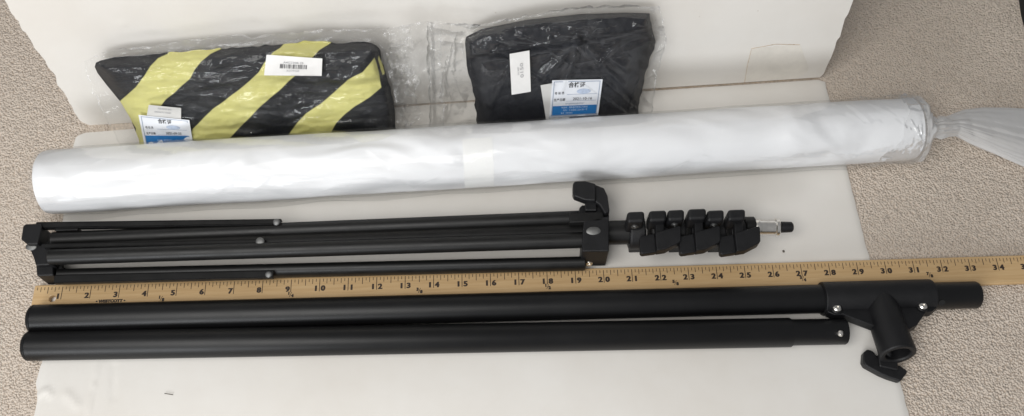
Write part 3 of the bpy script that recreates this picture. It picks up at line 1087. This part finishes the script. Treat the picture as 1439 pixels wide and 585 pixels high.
def h_sand(u, v):
    d = poly_sd(u, v, OUT_S)
    base = .55 * (1 - math.exp(-max(0, d) / 13))
    w = .10 * fbm((u * .013, v * .035, 1), 4) + .03 * fbm((u * .05, v * .09, 6), 3)
    # fold of the upper layer, sagging towards the right
    yl = 120 - (u - 330) * .03 + 5 * math.sin(u * .03)
    w += .10 * ss(yl + 5, yl - 5, v) * ss(250, 330, u)
    w -= .08 * math.exp(-((v - yl) / 5) ** 2) * ss(330, 400, u)
    w += .06 * math.exp(-((u - 531 - (v - 60) * .18) / 6) ** 2)
    w += .05 * math.exp(-((v - 175 + (u - 480) * .05) / 5) ** 2) * ss(430, 490, u)
    w += .07 * (1 - abs(noise.noise(V((u * .008, v * .045, 21)))) * 2) + .04 * (1 - abs(noise.noise(V((u * .02 + v * .02, v * .08, 27)))) * 2)
    return base + w * ss(0, 14, d)
NU, NV = 230, 110
g = coons([(200, 228), (557, 205)], jag([(142, 85), (160, 80), (200, 78), (303, 69), (400, 62), (440, 58), (480, 61), (515, 60), (529, 64)], 3.0, 9, 12),
          [(200, 228), (195, 196), (183, 166), (169, 143), (150, 120), (137, 103), (133, 94), (135, 88), (142, 85)],
          jag([(557, 205), (555, 160), (549, 120), (538, 95), (535, 75), (529, 64)], 3.0, 7, 14), NU, NV)
hs = [h_sand(u, v) for u, v in g]
fab = grid_obj('folded_bag', [sp.at(u, v, h) for (u, v), h in zip(g, hs)], NU, NV, [M['cloth']], sp.root,
               [max(poly_sd(u + 1.5 * noise.noise(V((u * .05, v * .05, 0))), v, s) for s in STR) for u, v in g], [sp.at(u, v, -.25) for u, v in g])

def cached(hf, u0, u1, v0, v1, st=2.0):
    nu, nv = int((u1 - u0) / st) + 2, int((v1 - v0) / st) + 2
    A = [[hf(u0 + st * i, v0 + st * j) for i in range(nu)] for j in range(nv)]
    def f(u, v):
        x = min(max((u - u0) / st, 0), nu - 1.001); y = min(max((v - v0) / st, 0), nv - 1.001)
        i, j = int(x), int(y); a, b = x - i, y - j
        return (1 - b) * ((1 - a) * A[j][i] + a * A[j][i + 1]) + b * ((1 - a) * A[j + 1][i] + a * A[j + 1][i + 1])
    return f
class Wrinkles:
    """sharp random fold lines pressed into a film"""
    def __init__(self, n, box, seed, amp, length, slant=(0, 3.14), wid=(1.0, 2.2)):
        r = random.Random(seed)
        self.s = []
        for _ in range(n):
            u, v = r.uniform(box[0], box[2]), r.uniform(box[1], box[3])
            a = r.uniform(*slant)
            L = r.uniform(*length)
            self.s.append(((u, v), (u + L * math.cos(a), v + L * math.sin(a)), r.uniform(*wid), amp * r.uniform(.4, 1.2)))
    def __call__(self, u, v):
        h = 0
        for a, b, w, k in self.s:
            if min(a[0], b[0]) - 6 < u < max(a[0], b[0]) + 6 and min(a[1], b[1]) - 6 < v < max(a[1], b[1]) + 6:
                d = seg_d(u, v, a, b)
                if d < 6:
                    h += k * math.exp(-(d / w))
        return h
def soft(hf, u, v, s=7):
    return max(hf(u, v), .25 * (hf(u - s, v) + hf(u + s, v) + hf(u, v - s) + hf(u, v + s)))
def ridged(u, v, sc_, seed):
    return 1 - abs(noise.noise(V((u * sc_, v * sc_ * 1.0, seed))) * 2)
WS = Wrinkles(80, (130, 50, 560, 205), 3, .05, (15, 75), (-.5, .45), (1.6, 4.2))
WS2 = Wrinkles(36, (150, 60, 540, 200), 13, .05, (8, 26), (0, 3.14), (1.6, 3.4))
WF = Wrinkles(120, (542, 45, 602, 195), 23, .11, (6, 26), (0, 3.14), (1.6, 4.0))
h_sand_c = cached(h_sand, 110, 640, 20, 240)
d_sand = cached(lambda u, v: poly_sd(u, v, OUT_S), 110, 640, 20, 240)
sand_soft = cached(lambda u, v: soft(h_sand_c, u, v), 110, 640, 20, 240)
def film_sand(u, v):
    d = d_sand(u, v)
    out = ss(4, -22, d)
    h = sand_soft(u, v) + .02 + WS(u, v) + WS2(u, v) + WF(u, v) * out + .022 * max(0, ridged(u * .5 + v * .6, v, .055, 3)) + .025 * abs(noise.noise(V((u * .02, v * .07, 8))))
    flap = ss(545, 575, u)
    cl_ = math.exp(-((u - 566 - (v - 90) * .12) / 20) ** 2)
    cr = .10 * abs(noise.noise(V((u * .035, v * .016, 2)))) + cl_ * (.16 * abs(noise.noise(V((u * .10, v * .07, 5)))) + .08 * abs(noise.noise(V((u * .22, v * .17, 9)))))
    return h + out * (.10 + cr * (1 + flap))
NU, NV = 400, 170
FS = dict(bottom=[(150, 226), (612, 205)], top=jag([(118, 86), (150, 71), (230, 61), (300, 51), (380, 50), (440, 43), (480, 42), (545, 39), (600, 30), (622, 36)], 5, 8, 22),
          left=[(180, 226), (158, 185), (141, 150), (122, 108), (118, 86)], right=[(622, 205), (624, 150), (620, 90), (622, 36)])
FS['bottom'] = [(180, 226), (622, 205)]
g = coons(FS['bottom'], FS['top'], jag(FS['left'], 5, 6, 2), jag(FS['right'], 6, 6, 3), NU, NV)
hs = [film_sand(u, v) for u, v in g]
fo = grid_obj('plastic_bag', [sp.at(u, v, h) for (u, v), h in zip(g, hs)], NU, NV, [M['film'], M['flap'], M['crinkle']], sp.root)
def assign_flap(ob, g, NU, test):
    for p in ob.data.polygons:
        u, v = g[p.vertices[0]]
        k = p.vertices[0]
        i, j = k % NU, k // NU
        # the heat-sealed hem of the bag is a doubled, milkier strip
        hem = i > NU - 4 or i < 2 or j * NU > len(g) - 5 * NU
        p.material_index = 2 if hem and int(test(u, v)) else int(test(u, v))
assign_flap(fo, g, NU, lambda u, v: 0 if d_sand(u, v) >= -2 else 2 if u > 535 and abs(u - 566 - (v - 110) * .14) < 17 + 14 * noise.noise(V((v * .05, u * .03, 2))) else 1)

q = [(374.5, 77), (453, 82.5), (452, 107), (371, 106)]
hq = lambda u, v: soft(film_sand, u, v, 9) * .3 + .7 * soft(film_sand, 412, 92, 12)
stk = sheet(sp, 'barcode_sticker', q, hq, .08, M['label'], sp.root, 24, 10)
mb = MB()
asp = 78 / 26.5
def line(mbk, pk, q, hf, s, x, y, hgt, mi, off=.0, wide=1.0, lift=.10, rot=0, align='CENTER', asp=asp):
    vs, fs = text2d(s, 1.0, off, align)
    decal(pk, mbk, q, hf, lift, vs, fs, mi, (x, y), (hgt / asp * wide, hgt) if not rot else (hgt / asp, hgt * wide), rot)
line(mb, sp, q, hq, 'A4G2308-25', .49, .66, .15, 1, .01, 1.35)
rb = random.Random(5)
x = .26
while x < .72:
    w = rb.choice((.005, .008, .013))
    vs, fs = rect(x, .36, x + w, .58, 1)
    decal(sp, mb, q, hq, .10, vs, fs, 0)
    x += w + rb.choice((.006, .009, .016))
line(mb, sp, q, hq, 'X27FG0', .49, .24, .15, 1, 0, 1.3)
mb.build('sticker_print', [M['print_'], M['print_grey']], stk, smooth=0)

# certificate card and paper slip inside the bag
q2 = [(209, 147.5), (254.5, 152), (254.5, 168), (206, 164)]
hz = lambda u, v: h_sand(u, v) * .5 + .5 * h_sand(235, 175) + .03
slip = sheet(sp, 'paper_slip', q2, hz, .02, M['slip'], sp.root)
mb = MB()
line(mb, sp, q2, hz, 'POLYESTER BAG', .5, .75, .2, 0, .01, .8, .03, asp=2.8)
line(mb, sp, q2, hz, 'FOR PHOTO STAND', .45, .45, .2, 0, .01, .75, .03, asp=2.8)
mb.build('slip_print', [M['print_grey']], slip, smooth=0)
def certificate(pk, q, hf, lift, date, parent, asp, band=.30):
    c = sheet(pk, 'certificate_card', q, hf, lift, M['card'], parent, 14, 12)
    m = MB()
    l2 = lift + .010
    for r_ in ((.04, .035, .96, .05), (.04, .945, .96, .96), (.04, .05, .052, .945), (.948, .05, .96, .945)):
        vs, fs = rect(*r_)
        decal(pk, m, q, hf, l2, vs, fs, 3)
    vs, fs = rect(.055, .055, .945, band)
    decal(pk, m, q, hf, l2 + .002, vs, fs, 1)
    line(m, pk, q, hf, '合格证', .5, .85, .155, 0, .02, 1.0, l2 + .004, asp=asp)
    line(m, pk, q, hf, '检 验 员', .17, .64, .075, 0, .01, 1.0, l2 + .004, asp=asp)
    line(m, pk, q, hf, '生产日期', .18, .46, .08, 0, .01, 1.0, l2 + .004, asp=asp)
    line(m, pk, q, hf, date, .64, .475, .10, 0, .008, 1.15, l2 + .004, asp=asp)
    for y in (.60, .42):
        vs, fs = rect(.32, y, .92, y + .008)
        decal(pk, m, q, hf, l2 + .002, vs, fs, 3)
    vs = [(.65 + .14 * math.cos(2 * math.pi * k / 24), .68 + .07 * math.sin(2 * math.pi * k / 24)) for k in range(24)]
    decal(pk, m, q, hf, l2 + .003, vs, [tuple(range(24))], 4)
    if band < .35: line(m, pk, q, hf, '本产品经检验合格准予出厂', .5, .35, .05, 3, 0, .9, l2 + .004, asp=asp)
    line(m, pk, q, hf, '制造商：摄影器材有限公司制造', .5, .25, .055, 2, 0, .95, l2 + .008, asp=asp)
    line(m, pk, q, hf, '地址：工业园区工业大道一号', .52, .175, .055, 2, 0, .95, l2 + .008, asp=asp)
    line(m, pk, q, hf, '电话：0000 0000', .35, .10, .05, 2, 0, .9, l2 + .008, asp=asp)
    m.build('card_print', [M['print_'], M['blue'], M['pale'], M['frame_ink'], M['stamp']], c, smooth=0)
    return c
q1 = [(194.5, 161.5), (266, 169), (272, 206), (204, 210)]
certificate(sp, q1, hz, .05, '2021-09-22', sp.root, 1.7, .40)

# --- black cloth
OUT_B = [(652, 54), (676, 41), (740, 28), (815, 20), (880, 18), (914, 19), (917, 41), (922, 58), (909, 98), (902, 125), (896, 160), (893, 180), (672, 195), (670, 170), (665, 124), (656, 94)]
bp_ = Pack('packaged_cloth', (655, 187), (905, 166), (790, 30), .85, OUT_B, .5)
tag(bp_.root, 'folded black cloth inside clear plastic with a blue and white certificate card', 'packaged cloth')
VS = [((815, 58), (762, 110), 5), ((815, 58), (790, 130), 4), ((815, 58), (880, 96), 6), ((815, 58), (905, 150), 5), ((700, 78), (812, 58), 4), ((850, 60), (915, 45), 5)]
def h_cloth(u, v):
    d = poly_sd(u, v, OUT_B)
    base = .50 * (1 - math.exp(-max(0, d) / 10))
    w = .07 * fbm((u * .018, v * .022, 11), 4) + .02 * fbm((u * .06, v * .07, 16), 3)
    yl = 76 - (u - 690) * .16
    w += .16 * ss(yl + 2.5, yl - 2.5, v)                      # the turned-over top flap
    w += .07 * ss(43 - (u - 690) * .10 + 2, 43 - (u - 690) * .10 - 2, v)
    for a, b, s in VS:
        dd = seg_d(u, v, a, b)
        w += .06 * math.exp(-(dd / s) ** 2) - .03 * math.exp(-((dd - 9) / 5) ** 2)
    return base + w * ss(0, 8, d)
NU, NV = 180, 110
g = coons([(672, 195), (893, 180)], [(655, 52), (676, 41), (740, 28), (815, 20), (880, 18), (913, 19)],
          jag([(672, 195), (670, 170), (665, 124), (656, 94), (653, 60), (655, 52)], 2.5, 5, 7),
          jag([(893, 180), (896, 160), (902, 125), (909, 98), (922, 58), (917, 41), (913, 19)], 2.5, 5, 8), NU, NV)
hs = [h_cloth(u, v) for u, v in g]
grid_obj('folded_cloth', [bp_.at(u, v, h) for (u, v), h in zip(g, hs)], NU, NV, [M['black_cloth']], bp_.root, [-5] * len(g), [bp_.at(u, v, -.22) for u, v in g])
WR = [((820, 118), (884, 163), 1.2), ((690, 77), (915, 41), 2.0), ((848, 112), (897, 156), 1.4), ((700, 72), (780, 120), 1.5), ((870, 60), (840, 95), 2), ((720, 90), (690, 150), 2), ((905, 100), (885, 150), 2)]
WB = Wrinkles(16, (650, 20, 920, 180), 31, .05, (15, 80), (-.9, .9), (1.6, 4.0))
WB2 = Wrinkles(22, (602, 30, 925, 60), 33, .07, (10, 60), (-.35, .25), (1.6, 3.6))
WB3 = Wrinkles(16, (600, 50, 650, 180), 35, .06, (20, 70), (1.2, 1.9))
h_cloth_c = cached(h_cloth, 580, 950, 0, 230)
d_cloth = cached(lambda u, v: poly_sd(u, v, OUT_B), 580, 950, 0, 230)
cloth_soft = cached(lambda u, v: soft(h_cloth_c, u, v), 580, 950, 0, 230)
def film_cloth(u, v):
    d = d_cloth(u, v)
    out = ss(4, -18, d)
    h = cloth_soft(u, v) + .02 + WB(u, v) + WB2(u, v) + WB3(u, v) + .02 * max(0, ridged(u * .4 + v * .7, v * .5, .05, 4))
    for a, b, s in WR:
        h += .085 * math.exp(-(seg_d(u, v, a, b) / (s * 1.7)) ** 2)
    cr = .10 * abs(noise.noise(V((u * .04, v * .012, 12)))) + .03 * abs(noise.noise(V((u * .12, v * .08, 15))))
    flap = math.exp(-((v - 42 - 4 * math.sin(u * .06)) / 5) ** 2) * ss(690, 640, u)
    seam = math.exp(-((u - 604 - (v - 40) * .03) / 4) ** 2)
    return h + out * (.08 + cr + .15 * flap + .12 * seam)
NU, NV = 340, 190
g = coons([(598, 212), (912, 184)], jag([(600, 28), (640, 31), (672, 33), (740, 21), (815, 8), (880, 8), (927, 9)], 4, 8, 24),
          jag([(598, 212), (604, 150), (600, 90), (600, 30)], 5, 6, 9), jag([(912, 184), (916, 160), (920, 125), (927, 90), (938, 58), (933, 38), (927, 9)], 3, 6, 10), NU, NV)
hs = [film_cloth(u, v) for u, v in g]
fo = grid_obj('plastic_bag', [bp_.at(u, v, h) for (u, v), h in zip(g, hs)], NU, NV, [M['film'], M['flap'], M['crinkle']], bp_.root)
assign_flap(fo, g, NU, lambda u, v: d_cloth(u, v) < -2)

q = [(716, 76), (744, 71), (746, 129), (719, 133.5)]
hq2 = lambda u, v: .12 * film_cloth(u, v) + .88 * film_cloth(731, 103) + .04
stk = sheet(bp_, 'barcode_sticker', q, hq2, .07, M['label'], bp_.root, 12, 22)
stk['label'] = 'white sticker stuck upright'
mb = MB()
line(mb, bp_, q, hq2, '0150', .58, .55, .12, 0, .0, 1.5, .10, rot=1, asp=.52)
line(mb, bp_, q, hq2, '0130F', .40, .55, .06, 0, .0, 1.3, .10, rot=1, asp=.52)
mb.build('sticker_print', [M['print_grey']], stk, smooth=0)
hz2 = lambda u, v: .35 * h_cloth(u, v) + .65 * h_cloth(808, 138) + .04
sheet(bp_, 'paper_slip', [(759.5, 120), (800, 113), (800, 172), (769, 178)], hz2, .02, M['slip'], bp_.root)
certificate(bp_, [(776, 113), (847, 111.5), (840.5, 162), (771.5, 165.5)], hz2, .05, '2021-10-16', bp_.root, 1.38)

# ------------------------------------------------------------------ small things
mb = MB()
mb.lathe(P(1100, 354, .0), P(1100, 354, .0) + V((.05, .02, .05)), [(0, .03), (.02, .05), (.05, .045), (.07, .02)], 7)
c = mb.build('crumb', M['crumb'])
tag(c, 'tiny dark crumb on the flat white board below the silver tip of the stand', 'crumb')
mb = MB()
a, b = P(231, 553, .02), P(243, 555, .02)
mb.tube(a, b, .013, 8, rnd=.005)
c = mb.build('thread', M['crumb'])
tag(c, 'short dark thread on the flat white board in front of the poles', 'thread')
# dark bag edge that just enters the picture at the top right
mb = MB()
a = [P(1433, -60, FLOOR + .5), P(1436, -20, FLOOR + .5), P(1441, 14, FLOOR + .5), P(1446, 34, FLOOR + .5), P(1456, 42, FLOOR + .5), P(1560, 46, FLOOR + .5), P(1580, -60, FLOOR + .5)]
mb.prism([p + V((0, 0, 1.6)) * 0 for p in a], V((0, 0, -.45)))
mb.prism([p + V((.12, 0, .4)) for p in a], V((0, 0, -.35)))
c = mb.build('black_bag', M['nylon'], bevel=.12, seg=3)
tag(c, 'black object on the carpet cut off by the top right corner', 'bag')

# ------------------------------------------------------------------ light
w = bpy.data.worlds.new('World')
sc.world = w
w.use_nodes = True
bg = w.node_tree.nodes['Background']
bg.inputs['Color'].default_value = (0.96, 0.975, 1.0, 1)
bg.inputs['Strength'].default_value = 0.21

def area(name, loc, target, sx, sy, power, col):
    l = bpy.data.lights.new(name, 'AREA')
    l.shape = 'RECTANGLE'
    l.size, l.size_y = sx, sy
    l.energy = power
    l.color = col
    o = bpy.data.objects.new(name, l)
    COL.objects.link(o)
    o.location = loc
    d = V(target) - V(loc)
    o.rotation_euler = d.to_track_quat('-Z', 'Y').to_euler()
    return o
area('ceiling_light', (-0.42, -0.22, 1.22), (-0.1, 0.15, 0), 0.95, 0.7, 11.8, (1.0, 0.985, 0.955))
area('window_light', (-1.0, -1.9, 0.85), (0, 0.3, 0), 1.1, 0.7, 28.0, (0.95, 0.975, 1.0))

# ------------------------------------------------------------------ camera and picture settings
cd = bpy.data.cameras.new('camera')
cd.sensor_width = 36.0
cd.lens = F_PX / 1439.0 * 36.0
cd.clip_start = 0.01
cd.clip_end = 100.0
co = bpy.data.objects.new('camera', cd)
COL.objects.link(co)
co.location = CAM * I
co.rotation_euler = (math.pi / 2 - PITCH, 0, 0)
sc.camera = co
sc.view_settings.view_transform = 'Standard'
sc.view_settings.look = 'None'
sc.view_settings.exposure = 0.2
sc.view_settings.gamma = 1.0
sc.cycles.max_bounces = 12
sc.cycles.transparent_max_bounces = 24
